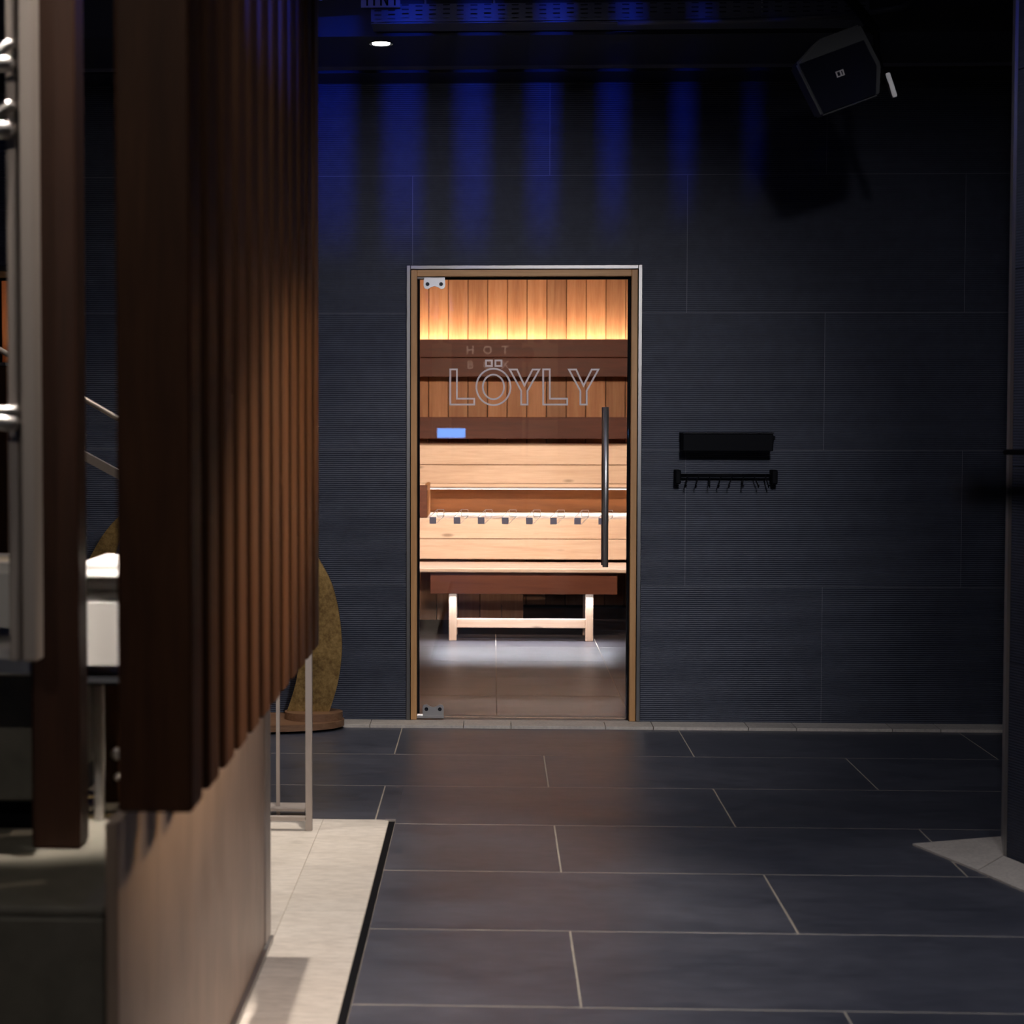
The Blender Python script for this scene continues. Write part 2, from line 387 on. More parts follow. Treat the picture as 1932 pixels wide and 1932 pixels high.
def make_door(name, dx, label, full):
    D = thing(name, ((DX0+DX1)/2+dx, WY, 0), label, kind='structure')
    y0 = WY - .012
    t = .018
    def rail(nm, x0, x1, ya, yb, z0, z1, mt, b=.002): return box(nm, x0+dx, x1+dx, ya, yb, z0, z1, M[mt], D, b)
    ox0, ox1, oz = DX0-.016, DX1+.015, DZ1+.016
    rail('steel_trim', ox0, ox0+.018, y0, WY+.03, .013, oz, 'trim'); rail('steel_trim', ox1-.018, ox1, y0, WY+.03, .013, oz, 'trim')
    rail('steel_trim', ox0+.018, ox1-.018, y0, WY+.03, oz-.018, oz, 'trim')
    jx0, jx1, jz = ox0+.020, ox1-.020, oz-.020
    rail('jamb', jx0, jx0+.027, y0+.005, SY0, .013, jz, 'jamb_z'); rail('jamb', jx1-.027, jx1, y0+.005, SY0, .013, jz, 'jamb_z')
    rail('jamb_head', jx0+.027, jx1-.027, y0+.005, SY0, jz-.029, jz, 'jamb_x')
    gx0, gx1, gz = jx0+.027, jx1-.027, jz-.029
    rail('gasket', gx0, gx0+.010, GY+.012, GY+.03, .013, gz, 'black', 0); rail('gasket', gx1-.012, gx1, GY+.012, GY+.03, .013, gz, 'black', 0)
    rail('gasket', gx0+.010, gx1-.012, GY+.012, GY+.03, gz-.010, gz, 'black', 0)
    rail('threshold', gx0, gx1, WY+.004, SY0, -.003, .008, 'strip', .001)
    rail('glass_pane', gx0+.006, gx1-.008, GY, GY+.008, .020, gz-.007, 'glass', 0)
    hinge(D, gx0+.075+dx, gz-.02, False); hinge(D, gx0+.072+dx, .045, True)
    hx = at(1141.5, 920, GY).x + dx
    z0, z1 = at(1141, 1068, GY).z, at(1141, 768, GY).z
    for nm, yy, ox in (('handle', GY-.045, 0), ('inner_handle', GY+.055, 0)):
        m = MB(); m.tube([(hx, yy, z0), (hx, yy, z1)], .0125, 20); h = m.build(nm, M['steel'], D, True)
        for zz in (z0+.1, z1-.1):
            m = MB(); m.tube([(hx, yy, zz), (hx, GY+.004, zz)], .008, 12); m.build('standoff', M['steel'], h, True)
    if not full: return D
    st = 13
    def letter(outs, nm='letter'):
        mm = MB()
        for pts in outs:
            inn = inset(pts, st)
            mm.ring([dp(*p) for p in pts], [dp(*p) for p in inn], GY-.0012, GY-.0006)
        mm.build(nm, M['film'], D)
    Lp = lambda x: [(x, 832), (x+61, 832), (x+61, 1045), (x+188, 1045), (x+188, 1101), (x, 1101)]
    Yp = lambda x: [(x, 833), (x+68, 833), (x+118, 942), (x+173, 833), (x+237, 833), (x+147, 996), (x+147, 1101), (x+88, 1101), (x+88, 996)]
    letter([Lp(417)])
    el = lambda rx, ry: [(738 + rx*math.cos(2*PI*k/64), 966 + ry*math.sin(2*PI*k/64)) for k in range(64)]
    letter([el(131, 139), el(84, 96), [(677, 767), (733, 767), (733, 820), (677, 820)], [(746, 767), (803, 767), (803, 820), (746, 820)]])
    letter([Yp(846)]); letter([Lp(1094)]); letter([Yp(1277)])
    def ip(cx, cy): return xz(740 + cx/3.864, 940 + cy/3.864, GY)
    def seg(mm, a, b, w=3.2):
        a, b = Vector(a), Vector(b); n = (b-a).normalized(); n = Vector((-n.y, n.x))*w/2
        mm.prism([ip(*(a+n)), ip(*(b+n)), ip(*(b-n)), ip(*(a-n))], GY-.0012, GY-.0006)
    for k in range(8):
        ox, oy = 175.8*k, .9*k
        mark = MB(); mark.prism([ip(ox+272, oy+138), ip(ox+321, oy+138), ip(ox+321, oy+186), ip(ox+272, oy+186)], GY-.0012, GY-.0006)
        a = mark.build('glazing_mark', M['film_grey'], D)
        ln = MB(); sq = [(ox+328, oy+82), (ox+377, oy+82), (ox+377, oy+130), (ox+328, oy+130)]
        for i in range(4): seg(ln, sq[i], sq[(i+1) % 4])
        seg(ln, (ox+272, oy+138), sq[0]); seg(ln, (ox+321, oy+186), sq[2])
        ln.build('mark_outline', M['film'], a)
    return D
make_door('door_1', 0, 'clear glass sauna door lettered LÖYLY in a wooden frame', True)
make_door('door_2', D2, 'second glass sauna door at the left edge behind the steel post', False)

# ------------------------------------------------------------------ sauna interior
sf = box('floor_sauna', -3.6, 2.4, WY+.165, SY1, -.12, -.0004, M['grout']); tag(sf, kind='structure')
for i in range(8):
    for k in range(-6, 5):
        x0 = .02 + .6*k; y0 = SY0 + .003 + .6*i; y1 = min(y0+.6, SY1)
        if y1 - y0 > .02: box('tile', max(-3.6, x0)+.002, min(2.4, x0+.6)-.002, y0+.002, y1-.002, -.012, 0, M['sauna_tile'], sf, .0004)
sw = box('wall_sauna_back', -3.6, 2.4, SY1, SY1+.1, 0, 2.55, M['black']); tag(sw, 'cedar board wall at the back of the sauna', kind='structure')
bw = 36.9/FPX*SY1; xb = at(809, 560, SY1-.012).x
k = -26
while xb + bw*k < 2.35:
    x0 = xb + bw*k
    if x0 > -3.6: box('board', x0+.0022, x0+bw-.0022, SY1-.014, SY1-.001, .02, 2.5, M['cedar_z'], sw, .003)
    k += 1
w = box('wall_sauna_left', -3.7, -3.6, SY0, SY1+.1, 0, 2.55, M['cedar_z']); tag(w, kind='structure')
w = box('wall_sauna_right', 2.4, 2.5, SY0, SY1+.1, 0, 2.55, M['cedar_z']); tag(w, kind='structure')
w = box('ceiling_sauna', -3.7, 2.5, SY0, SY1+.1, 2.55, 2.62, M['cedar_x']); tag(w, kind='structure')

BX0, BX1 = -3.3, 2.1
def zat(y, Y): return at(985, y, Y).z
# backrest
br = thing('backrest', (0, 12.28, 1.2), 'dark red-brown backrest boards with a light strip along the top edge', 'backrest')
z_a, z_b, z_c, z_d, z_e = zat(640, 12.26), zat(674.5, 12.26), zat(711, 12.26), zat(787, 12.26), zat(828, 12.26)
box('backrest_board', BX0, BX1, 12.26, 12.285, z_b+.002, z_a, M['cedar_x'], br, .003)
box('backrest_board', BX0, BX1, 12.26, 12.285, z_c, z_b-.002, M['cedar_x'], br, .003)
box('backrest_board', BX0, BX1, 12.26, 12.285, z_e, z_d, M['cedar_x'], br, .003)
for xx in (-2.4, -1.0, 1.3): box('batten', xx, xx+.04, 12.285, 12.43, z_e, z_a-.04, M['cedar_z'], br)
box('led_strip', BX0, BX1, 12.335, 12.36, z_a-.075, z_a-.06, M['led'], br)
box('led_ledge', BX0, BX1, 12.285, 12.43, z_a-.095, z_a-.078, M['cedar_x'], br)
# upper bench
zu = zat(840, 11.6); zu1 = zat(877, 11.6); zu2 = zat(912, 11.6); zu3 = zat(919.5, 11.58)
ub = thing('sauna_bench', (0, 11.9, 0), 'pale pine upper sauna bench below the backrest', 'bench', 'sauna benches')
for a, b in ((11.6, 11.82), (11.826, 12.04), (12.046, 12.258)): box('seat_board', BX0, BX1, a, b, zu-.028, zu, M['pine_x'], ub, .003)
box('fascia_board', BX0, BX1, 11.585, 11.61, zu1+.002, zu-.003, M['pine_x'], ub, .003)
box('fascia_board', BX0, BX1, 11.585, 11.61, zu2, zu1-.002, M['pine_x'], ub, .003)
box('lip', BX0, BX1, 11.565, 11.62, zu3, zu2-.001, M['pine_x'], ub, .004)
zm = zat(978, 11.0)
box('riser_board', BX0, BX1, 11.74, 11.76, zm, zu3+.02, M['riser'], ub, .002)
for xx in (-2.6, -1.2, 1.4): box('bearer', xx, xx+.05, 11.77, 12.2, .0, zu-.03, M['pine_z'], ub)
# middle bench
zm1 = zat(1016.8, 11.0); zm2 = zat(1055, 11.0)
mb = thing('sauna_bench', (0, 11.3, 0), 'pale pine middle sauna bench behind the low step bench', 'bench', 'sauna benches')
for a, b in ((11.0, 11.235), (11.241, 11.485), (11.491, 11.735)): box('seat_board', BX0, BX1, a, b, zm-.028, zm, M['pine_x'], mb, .003)
box('fascia_board', BX0, BX1, 10.985, 11.01, zm1+.002, zm-.003, M['pine_x'], mb, .003)
box('fascia_board', BX0, BX1, 10.985, 11.01, zm2, zm1-.002, M['pine_x'], mb, .003)
px = at(988, 1150, 11.06).x
x = px
while x > -2.6:
    box('front_plank', x-.137, x-.003, 11.05, 11.065, zat(1170, 11.06), zm2+.02, M['cedar_z'], mb, .002); x -= .137
for xx in (-2.6, -1.4, 1.4): box('bearer', xx, xx+.05, 11.1, 11.6, .0, zm-.03, M['pine_z'], mb)
# block on the middle bench
ex1 = at(806, 940, 11.02).x
hb = thing('headrest_block', (-.7, 11.2, zm), 'dark brown wooden block lying on the middle bench at the left', 'block')
box('front', -1.1, ex1, 11.02, 11.04, zm+.001, zat(916, 11.02), M['apron'], hb, .002)
box('end_panel', ex1-.02, ex1, 11.042, 11.55, zm+.001, zat(916, 11.02), M['jamb_x'], hb, .002)
box('top', -1.1, ex1-.022, 11.042, 11.55, zm+.15, zm+.17, M['jamb_x'], hb, .002)
# low step benches
zl = zat(1073, 10.5); zap = zat(1121, 10.53)
def step_bench(x0, x1, yf, label, legs):
    t = thing('step_bench', ((x0+x1)/2, yf+.25, 0), label, 'bench', 'low step benches')
    n = 3; d = .48/n
    for k in range(n): box('seat_board', x0-.09, x1+.09, yf+k*d, yf+(k+1)*d-.005, zl-.024, zl, M['pine_x'], t, .004)
    box('apron', x0, x1, yf+.03, yf+.055, zap, zl-.025, M['apron'], t, .002)
    box('apron_back', x0, x1, yf+.42, yf+.445, zap, zl-.025, M['apron'], t, .002)
    for xx in legs:
        for yy in (yf+.075, yf+.37): box('leg', xx, xx+.046, yy, yy+.046, 0, zl-.025, M['pine_z'], t, .003)
    box('stretcher', legs[0]+.046, legs[-1], yf+.085, yf+.11, zat(1185.5, 10.57), zat(1168, 10.57), M['pine_x'], t, .003)
    return t
lx0, lx1 = at(812, 1090, 10.53).x, at(1165, 1090, 10.53).x
step_bench(lx0, lx1, 10.5, 'low pale step bench with dark apron standing in the middle behind the door', (at(847, 1150, 10.56).x, at(1105, 1150, 10.56).x))
step_bench(lx0-1.42, lx0-.19, 10.48, 'low step bench left of the one behind the door', (lx0-1.3, lx0-.34))
step_bench(lx1+.19, lx1+1.3, 10.48, 'low step bench right of the one behind the door', (lx1+.34, lx1+1.2))
# sauna lamps
M['cool_led'] = mat('cool_led_strip', (.8, .8, .85), .5, emit=(.8, .88, 1), es=4)
def led_bar(x0, x1, y, z, energy, color, target_dy, label):
    t = thing('led_bar', ((x0+x1)/2, y, z), label, 'light strip', 'light strips under the benches')
    box('profile', x0, x1, y-.006, y+.006, z, z+.008, M['steel_dark'], t); box('diffuser', x0, x1, y-.005, y+.005, z-.002, z-.0002, M['cool_led'], t)
    light('led_glow', 'AREA', ((x0+x1)/2, y, z-.0035), energy, color, ((x0+x1)/2, y+target_dy, z-1), t, shape='RECTANGLE', size=x1-x0, size_y=.012, spread=math.radians(108))
led_bar(lx0+.01, lx1-.01, 10.562, zap+.002, 9.5, (.80, .87, 1), -.4, 'cool light strip under the front edge of the middle step bench')
led_bar(BX0, BX1, 11.57, zu3-.010, 26, (.97, .94, .95), -.45, 'light strip under the lip of the upper bench')
sl = thing('ceiling_lamp', (-.4, 10.35, 2.55), 'long slim lamp on the sauna ceiling above the benches', 'lamp')
box('housing', -3.2, 2.0, 10.31, 10.39, 2.50, 2.55, M['steel_dark'], sl)
light('bench_light', 'AREA', (-.5, 10.35, 2.495), 22, (.93, .93, 1), (-.5, 10.35, 0), sl, shape='RECTANGLE', size=5.0, size_y=.06, spread=math.radians(50))
s2 = thing('added_wall_lamp', (.1, 7.95, 2.38), 'added unseen warm lamp above the door inside the sauna', 'lamp')  # out-of-sight lamp added to light the bench fronts
box('housing', -.9, 1.2, 7.905, 7.945, 2.30, 2.42, M['steel_dark'], s2)
light('sauna_glow', 'AREA', (.1, 7.96, 2.36), 42, (1, .79, .62), (.1, 11.6, .7), s2, shape='RECTANGLE', size=2.0, size_y=.1, spread=math.radians(75))

# ------------------------------------------------------------------ lamps of the hall, unseen fill lamps added
def downlight(x, y, z, energy, color, label, angle=60, blend=.6, target=None, lens='lamp', rad=.034, cat='lamp', radius=.03):
    t = thing('downlight', (x, y, z), label, cat, 'ceiling downlights')
    m = MB(); m.lathe([(rad+.012, z-.003), (rad+.012, z+.05), (rad, z+.05), (rad, z-.003)], x, y, caps=False); m.build('ring', M['black'], t)
    m = MB(); m.lathe([(rad, z-.002), (rad, z+.004)], x, y); m.build('lens', M[lens], t)
    light('downlight_beam', 'SPOT', (x, y, z-.02), energy, color, target or (x, y, 0), t, spot_size=math.radians(angle), spot_blend=blend, shadow_soft_size=radius)
    return t
la = at(719, 86, 6.90)
downlight(la.x, la.y, WT-.002, 60, NEUT, 'bright round downlight glowing in the black soffit above the wall', 75, .8)
downlight(-1.72, 6.9, WT-.002, 60, NEUT, 'added unseen downlight in the black soffit above the stairs on the left', 75, .8)  # added behind the slats to brighten wall and sculpture at the left
downlight(-.43, 5.24, 3.90, 420, NEUT, 'ceiling downlight above the pale kerb beside the brown slats', 44, .7, (-.5, 4.75, 0))
downlight(-1.45, 5.25, 3.90, 150, NEUT, 'added unseen downlight above the stair railing', 40, .7)  # added to brighten the rails in the gap
downlight(-.63, 2.86, 3.90, 1250, NEUT, 'ceiling downlight above the white towels', 19, .6, (-.84, 3.36, 1.0))
downlight(1.3, 3.2, 3.90, 135, HALL, 'added unseen fill downlight over the open floor on the right', 60, .9, (1.1, 3.8, 0))  # added fill for the floor
downlight(-1.7, .2, 3.90, 80, NEUT, 'added unseen fill downlight behind the viewer on the left', 50, .9, (-.6, 2.7, .9))  # added front fill for the slat faces
downlight(.45, 1.9, 3.90, 170, HALL, 'added unseen fill downlight above the viewer aimed along the floor', 60, .9, (.45, 4.6, 0))  # added fill from above the viewer
def fill_spot(x, y, z, energy, color, target, angle, label, radius=.05, wide=1):  # unseen spots added as fill, hung out of view
    t = thing('fill_spot', (x, y, z), label, 'spotlight', 'added fill spots'); d_ = (Vector(target)-Vector((x, y, z))).normalized()
    p = Vector((x, y, z)); m = MB(); m.tube([p - d_*.16, p - d_*.02], .045, 16); m.build('head', M['black'], t, True)
    m = MB(); m.tube([p - d_*.1, (p - d_*.1) + Vector((0, 0, ZC - (p - d_*.1).z))], .01, 8); m.build('stem', M['black'], t)
    b_ = light('fill_beam', 'SPOT', p, energy, color, target, t, spot_size=math.radians(angle), spot_blend=1, shadow_soft_size=radius)
    b_.scale = (wide, 1, 1)
fill_spot(.85, 2.35, 2.75, 420, HALL, (-.2, WY, .8), 44, 'added unseen fill spot over the floor aimed at the sauna door')  # added to lift the wall and the door
fill_spot(.3, 2.9, 2.8, 60, HALL, (.13, WY, 1.5), 15, 'added unseen fill spot in the middle aimed at the door lettering')  # added accent that brightens only the lettering
fill_spot(1.3, 4.3, 2.75, 330, (1, .66, .32), (-.45, 3.8, 1.22), 19, 'added unseen fill spot on the right aimed at the brown slats', wide=2.8)  # added for the warm glow on the slat sides
fill_spot(1.45, 3.7, 2.75, 210, (1, .80, .64), (-.57, 3.6, .5), 40, 'added unseen fill spot on the right aimed at the beige basin side')  # added to lift the low side panel
fill_spot(.95, 3.3, 2.8, 85, HALL, (1.75, WY, .9), 48, 'added unseen fill spot in the middle aimed at the wall rack')  # added to lift the dark right part of the wall

# unseen blue spot and gobo slats, added to stripe the wall with light
bs = thing('added_blue_spot', (.35, -2.6, 0), 'unseen blue spotlight added behind the viewer for the wall stripes', 'spotlight')
m = MB(); m.tube([(.35, -2.75, 1.985), (.35, -2.52, 2.0)], .07, 20); m.build('housing', M['black'], bs, True)
m = MB(); m.tube([(.35, -2.66, 0.002), (.35, -2.66, 1.93)], .015); m.build('stand', M['black'], bs)
bb = light('blue_beam', 'SPOT', (.35, -2.48, 2.0), 3000, (.006, .05, 1), (-.35, WY, 2.60), bs, spot_size=math.radians(7.0), spot_blend=1, shadow_soft_size=.03)
bb.scale = (3.0, 1, 1)
for i in range(14):
    xx = -.718 + .1195*i
    s = box('gobo_slat', xx-.022, xx+.022, 1.38, 1.64, 1.94, ZC, M['slat']); s.rotation_euler.z = math.radians(7)  # light blocker, turned to narrow the blue stripes
    tag(s, 'unseen gobo slat added above the viewer to stripe the blue beam', 'slat', 'added gobo slats')

# ------------------------------------------------------------------ slat screen, basin and counter on the left
SX1, SZ0 = -.45, .765
for i in range(12):
    y = 2.6 + .166*i
    s = box('screen_slat', SX1-.112, SX1, y, y+.096, SZ0, ZC-.001, M['slat'], None, .004)
    nth = ['nearest', 'second', 'third', 'fourth', 'fifth', 'sixth', 'seventh', 'eighth', 'ninth', 'tenth', 'eleventh', 'farthest'][i]
    tag(s, f'{nth} of the tall dark brown slats hanging in a receding row', 'slat', 'slats of the hanging screen')
PX, PY0, PY1 = -.576, 2.66, 4.47
basin = thing('basin', (-1.2, 3.5, 0), 'stone-clad basin wall behind the brown slats with polished beige side', 'basin')
box('side_panel', PX-.02, PX, PY0, PY1-.086, .002, .735, M['panel'], basin, .002)
box('end_trim', PX-.03, PX+.004, PY1-.085, PY1+.012, .002, .735, M['satin'], basin, .002)
box('front_panel', -2.6, PX-.022, PY0, PY0+.03, .002, .585, M['basin'], basin, .003)
box('top_slab', -2.6, PX-.022, PY0, PY1, .587, .602, M['basin'], basin, .003)
box('end_panel', -2.6, PX-.032, PY1-.03, PY1, .002, .585, M['basin'], basin, .003)
box('skirting', PX, PX+.012, PY0, PY1, .002, .02, M['steel_dark'], basin, .001)
# counter
CYF = 3.14
ct = thing('counter', (-1.2, 3.3, .602), 'grey counter with a steel ledge standing behind the brown post', 'counter')
zc = at(40, 1236, 3.05).z
box('body', -2.4, -.81, CYF, 3.62, .66, zc-.04, M['basin'], ct, .003)
box('plinth', -2.38, -.82, CYF+.03, 3.6, .602, .66, M['black'], ct)
box('ledge', -2.4, at(68, 1250, 3.05).x, 3.03, 3.62, zc-.034, zc, M['steel'], ct, .004)
lg = at(187, 1400, 3.25)
box('leg', lg.x-.009, lg.x+.009, 3.24, 3.26, .602, at(187, 1285, 3.25).z, M['steel'], ct, .003)
box('shelf', lg.x-.05, -.60, 3.22, 3.7, at(187, 1288, 3.25).z, at(187, 1281, 3.25).z, M['black'], ct, .002)
# brown post and the steel post beside it
pl, pr = at(77, 900, 3.10).x, at(166, 900, 3.10).x
s = box('corner_post', pl, pr, 3.02, 3.09, .603, ZC-.001, M['shaded_post_wood'], None, .004); tag(s, 'broad dark brown post left of the slat row, standing on the basin', 'post')
sp = thing('steel_post', (-.83, 2.97, zc), 'brushed steel post with short rail ends at the left edge', 'post')
xa, xb2, xc = at(14, 600, 2.97).x, at(36, 600, 2.97).x, at(70, 600, 2.97).x
box('post_face', xb2+.004, xc, 2.955, 3.0, zc+.001, ZC-.001, M['satin'], sp, .004)
box('post_flange', xa, xb2, 2.965, 2.985, zc+.001, ZC-.001, M['satin'], sp, .003)
for (ya, yb, r) in ((100, 80, .009), (120, 120, .014), (215, 196, .011), (244, 244, .016), (775, 775, .009), (796, 800, .014)):
    a, b = at(-60, ya + (ya-yb)*2.2, 2.95), at(20 if ya < 500 else 30, yb, 2.95)
    m = MB(); m.tube([a, a.lerp(b, .6), b, b + (b-a).normalized()*.004], [r, r, r, r*.4], 14); m.build('rail_end', M['steel'], sp, True)
# dark red mullion with knobs
ml = at(213, 1400, 3.4)
mu = thing('mullion', (ml.x, 3.4, .602), 'thin red-brown mullion with a round steel knob between post and slats', 'post')
box('stile', ml.x-.014, ml.x+.014, 3.39, 3.42, .602, at(213, 1285, 3.4).z, M['slat'], mu, .003)
for (px_, py_, r) in ((221, 1422, .013), (222, 1466, .008)):
    q = at(px_, py_, 3.37); m = MB()
    m.tube([(q.x, 3.388, q.z), (q.x, 3.375, q.z), (q.x, 3.365, q.z), (q.x, 3.36, q.z)], [r*.5, r, r, r*.5], 16); m.build('knob', M['steel'], mu, True)
# towels
def towel(x0, x1, y0, y1, z0, z1, label):
    bm = bmesh.new(); bmesh.ops.create_cube(bm, size=1)
    for v in bm.verts: v.co = Vector((v.co.x*(x1-x0), v.co.y*(y1-y0), v.co.z*(z1-z0)))
    bmesh.ops.bevel(bm, geom=bm.edges[:], offset=min(.018, (z1-z0)*.4), segments=4, affect='EDGES')
    me = bpy.data.meshes.new('towel'); bm.to_mesh(me); bm.free()
    for p in me.polygons: p.use_smooth = p.area < .003
    o = link('folded_towel', me, M['white'], None, ((x0+x1)/2, (y0+y1)/2, (z0+z1)/2))
    return tag(o, label, 'towel', 'white folded towels')
TY = 3.28
zt0, zt1, zt2 = at(187, 1280, 3.25).z+.002, at(187, 1116, TY).z, at(187, 1064, TY).z
towel(-.80, -.62, TY, TY+.25, zt0, zt1-.002, 'thick white folded towel at the bottom of the stack in the gap beside the slats')
towel(-.80, -.62, TY, TY+.25, zt1+.002, zt2, 'thin white folded towel on top of the stack in the gap beside the slats')
towel(-1.35, at(39, 1150, TY).x, TY, TY+.25, zc+.002, zt2, 'white folded towel on the steel ledge at the left edge')

# ------------------------------------------------------------------ steel stair railing behind the slats
RY = 5.69
f1 = fl(583, 1568); f2 = fl(525, 1540)
rl = thing('stair_railing', (f1.x, RY, 0), 'brushed steel stair railing standing on the pale kerb behind the slats', 'railing')
p_top = at(583, 1000, RY)
m = MB(); m.tube([(f1.x, RY, .003), (f1.x, RY, p_top.z)], .015, square=True); m.build('post', M['satin'], rl)
m = MB(); m.tube([(f2.x, f2.y, .003), (f2.x, f2.y, at(525, 985, f2.y).z)], .0085, square=True); m.build('post', M['satin'], rl)
m = MB(); m.box(-.9, f1.x-.012, RY-.012, RY+.012, .035, .048); m.build('foot_rail', M['satin'], rl)
m = MB(); m.box(-.9, f2.x+.095, f2.y-.05, f2.y+.05, .028, .036); m.build('foot_plate', M['satin'], rl)
a, b = at(-70, 619, RY), at(583, 1000, RY); m = MB(); m.tube([a, b], .009); m.build('top_rail', M['satin'], rl, True)
a, b = at(-70, 735, RY), at(583, 1090, RY); m = MB(); m.tube([a, b], .019, square=True); m.build('lower_rail', M['satin'], rl)
q = at(230, 797, RY); m = MB(); m.tube([(q.x, RY, .62), (q.x, RY, q.z)], .005, 10); m.build('baluster', M['steel_dark'], rl)
q = at(-30, 650, RY); m = MB(); m.tube([(q.x, RY, .62), (q.x, RY, q.z)], .012, 10); m.build('baluster', M['satin'], rl)
st = thing('stair_block', (-1.4, 6.3, 0), 'low stone stairs behind the slats leading up to the left', 'stairs')
for k in range(3): box('step', -2.4, -.92-.28*k, 5.75, 6.75, .002 if k == 0 else .2*k, .2*(k+1)-.002, M['basin'], st, .004)
wp = thing('side_screen', (-1.9, 6.9, 0), 'dark brown wooden screen beside the stairs at the left edge', 'screen')
box('board', -2.3, at(16, 900, 6.9).x, 6.88, 6.92, 0, at(10, 690, 6.9).z, M['slat'], wp, .003)
box('cap', -2.3, at(16, 900, 6.9).x, 6.87, 6.93, at(10, 690, 6.9).z, at(10, 690, 6.9).z+.012, M['steel_dark'], wp)

# ------------------------------------------------------------------ gold crescent sculpture
GYS = 7.59
def gp(x, y): return Vector(xz(x, y, GYS))
def spline(pts, n):
    out = []; m_ = len(pts)
    for i in range(m_-1):
        p0, p1, p2, p3 = pts[max(i-1, 0)], pts[i], pts[i+1], pts[min(i+2, m_-1)]
        for k in range(n):
            t = k/n; out.append(.5*((2*p1) + (p2-p0)*t + (2*p0-5*p1+4*p2-p3)*t*t + (3*p1-p0-3*p2+p3)*t**3))
    return out + [pts[-1]]
outer = spline([gp(*p) for p in ((620, 1347), (639, 1281), (645, 1206), (632, 1120), (606, 1062), (540, 965), (440, 900), (340, 893), (265, 935), (230, 969), (194, 1011), (150, 1090))], 8)
inner = spline([gp(*p) for p in ((540, 1347), (560, 1281), (567, 1206), (556, 1135), (530, 1085), (475, 1015), (410, 965), (330, 955), (270, 978), (231, 1011), (214, 1058), (190, 1110))], 8)
gs = thing('gold_sculpture', (at(585, 1347, GYS).x, GYS, 0), 'golden crescent sculpture on a wooden base in front of the wall', 'sculpture')
m = MB(); n = len(outer)
for y in (GYS-.012, GYS+.012): m.v += [(p.x, y, p.y) for p in outer] + [(p.x, y, p.y) for p in inner]
for i in range(n-1):
    m.f += [(i, i+1, n+i+1, n+i), (2*n+i+1, 2*n+i, 3*n+i, 3*n+i+1), (i+1, i, 2*n+i, 2*n+i+1), (n+i, n+i+1, 3*n+i+1, 3*n+i)]
m.f += [(0, n, 3*n, 2*n), (n-1, 2*n-1, 4*n-1, 3*n-1)]
m.build('crescent', M['gold'], gs)
def oval(cx, cy, rx, ry, n=40): return [(cx + rx*math.cos(2*PI*k/n), cy + ry*math.sin(2*PI*k/n)) for k in range(n)]
def clip(pts): return [(x_, min(y_, WY-.004)) for x_, y_ in pts]
m = MB(); m.slab(clip(oval(-1.005, 7.585, .36, .185, 56)), .0125, .040); m.build('base_tier', M['base_wood'], gs)
m = MB(); m.slab(clip(oval(-.779, 7.59, .127, .095)), .0405, .073); m.build('base_tier', M['base_wood'], gs)

# ------------------------------------------------------------------ wall rack
WB = WY - .002
rk = thing('wall_shelf', (at(1370, 851, 7.66).x, WB, at(1370, 851, 7.66).z), 'black box shelf on the wall above the hook rail', 'shelf')
x0, z1 = xz(1286, 818, 7.66); x1, z0 = xz(1455, 851, 7.66)
box('case', x0, x1, 7.60, WB, z0, z1, M['black'], rk, .003)
box('lid', x0-.002, x1+.002, 7.595, WB, z1+.001, z1+.006, M['black_gloss'], rk, .001)
q = at(1462, 826, 7.70); box('catch', x1+.001, q.x, 7.69, WB, q.z-.008, q.z+.008, M['black'], rk, .002)
hk = thing('hook_rail', (at(1370, 900, 7.68).x, WB, at(1370, 900, 7.68).z), 'black rail with small hooks on the wall below the box shelf', 'hook rail')
x0, z1 = xz(1273, 886, 7.69); x1, z0 = xz(1465, 913, 7.69); zmid = (z0+z1)/2
for xx in (x0, x1-.024): box('end_bracket', xx, xx+.024, 7.655, WB, z0, z1, M['black'], hk, .004)
m = MB(); m.tube([(x0+.02, 7.685, zmid+.006), (x1-.02, 7.685, zmid+.006)], .0075); m.build('bar', M['black'], hk, True)
for k in range(8):
    xx = x0 + .055 + .048*k; dx = random.uniform(-.018, .018)
    pts = [(xx, 7.685, zmid+.012), (xx, 7.674, zmid+.004), (xx+dx*.4, 7.671, zmid-.015), (xx+dx, 7.667, zmid-.036), (xx+dx, 7.655, zmid-.044), (xx+dx, 7.643, zmid-.036)]
    m = MB(); m.tube(pts, .0028, 8); m.build('hook', M['black'], hk, True)

# ------------------------------------------------------------------ column at the right edge
C0, C1 = Vector(P2(1893, 1617)), Vector(P2(1932, 1632)); fd = (C1-C0).normalized(); D0 = Vector(P2(1890, 1581)); bd = (D0-C0).normalized()
cl = thing('column', (C0.x+.3, C0.y, 0), 'dark tiled column with a slim metal corner trim at the right edge', 'column')
m = MB(); c0 = C0 + fd*.016 + bd*.012
m.slab([tuple(c0), tuple(C0+fd*1.1+bd*.012), tuple(C0+fd*1.1+bd*.5+Vector((.4, .2))), tuple(D0+Vector((.5, .1))), tuple(D0+fd*.02)], 0, ZC-.001); m.build('body', M['room'], cl)
for z0 in (0, .61, 1.21, 1.81, 2.41, 3.01):
    m = MB(); m.slab([tuple(C0+fd*.018), tuple(C0+fd*1.1), tuple(C0+fd*1.1+bd*.011), tuple(C0+fd*.018+bd*.011)], z0+.001, z0+.598 if z0 else .608); m.build('tile', M['wall_tile'], cl)
m = MB(); m.slab([tuple(C0-bd*.002), tuple(C0+fd*.016-bd*.002), tuple(C0+fd*.016+bd*.01), tuple(C0+fd*.003+bd*.012), tuple(D0), tuple(D0-fd*.004)], 0, ZC-.001); m.build('corner_trim', M['steel_dark'], cl)
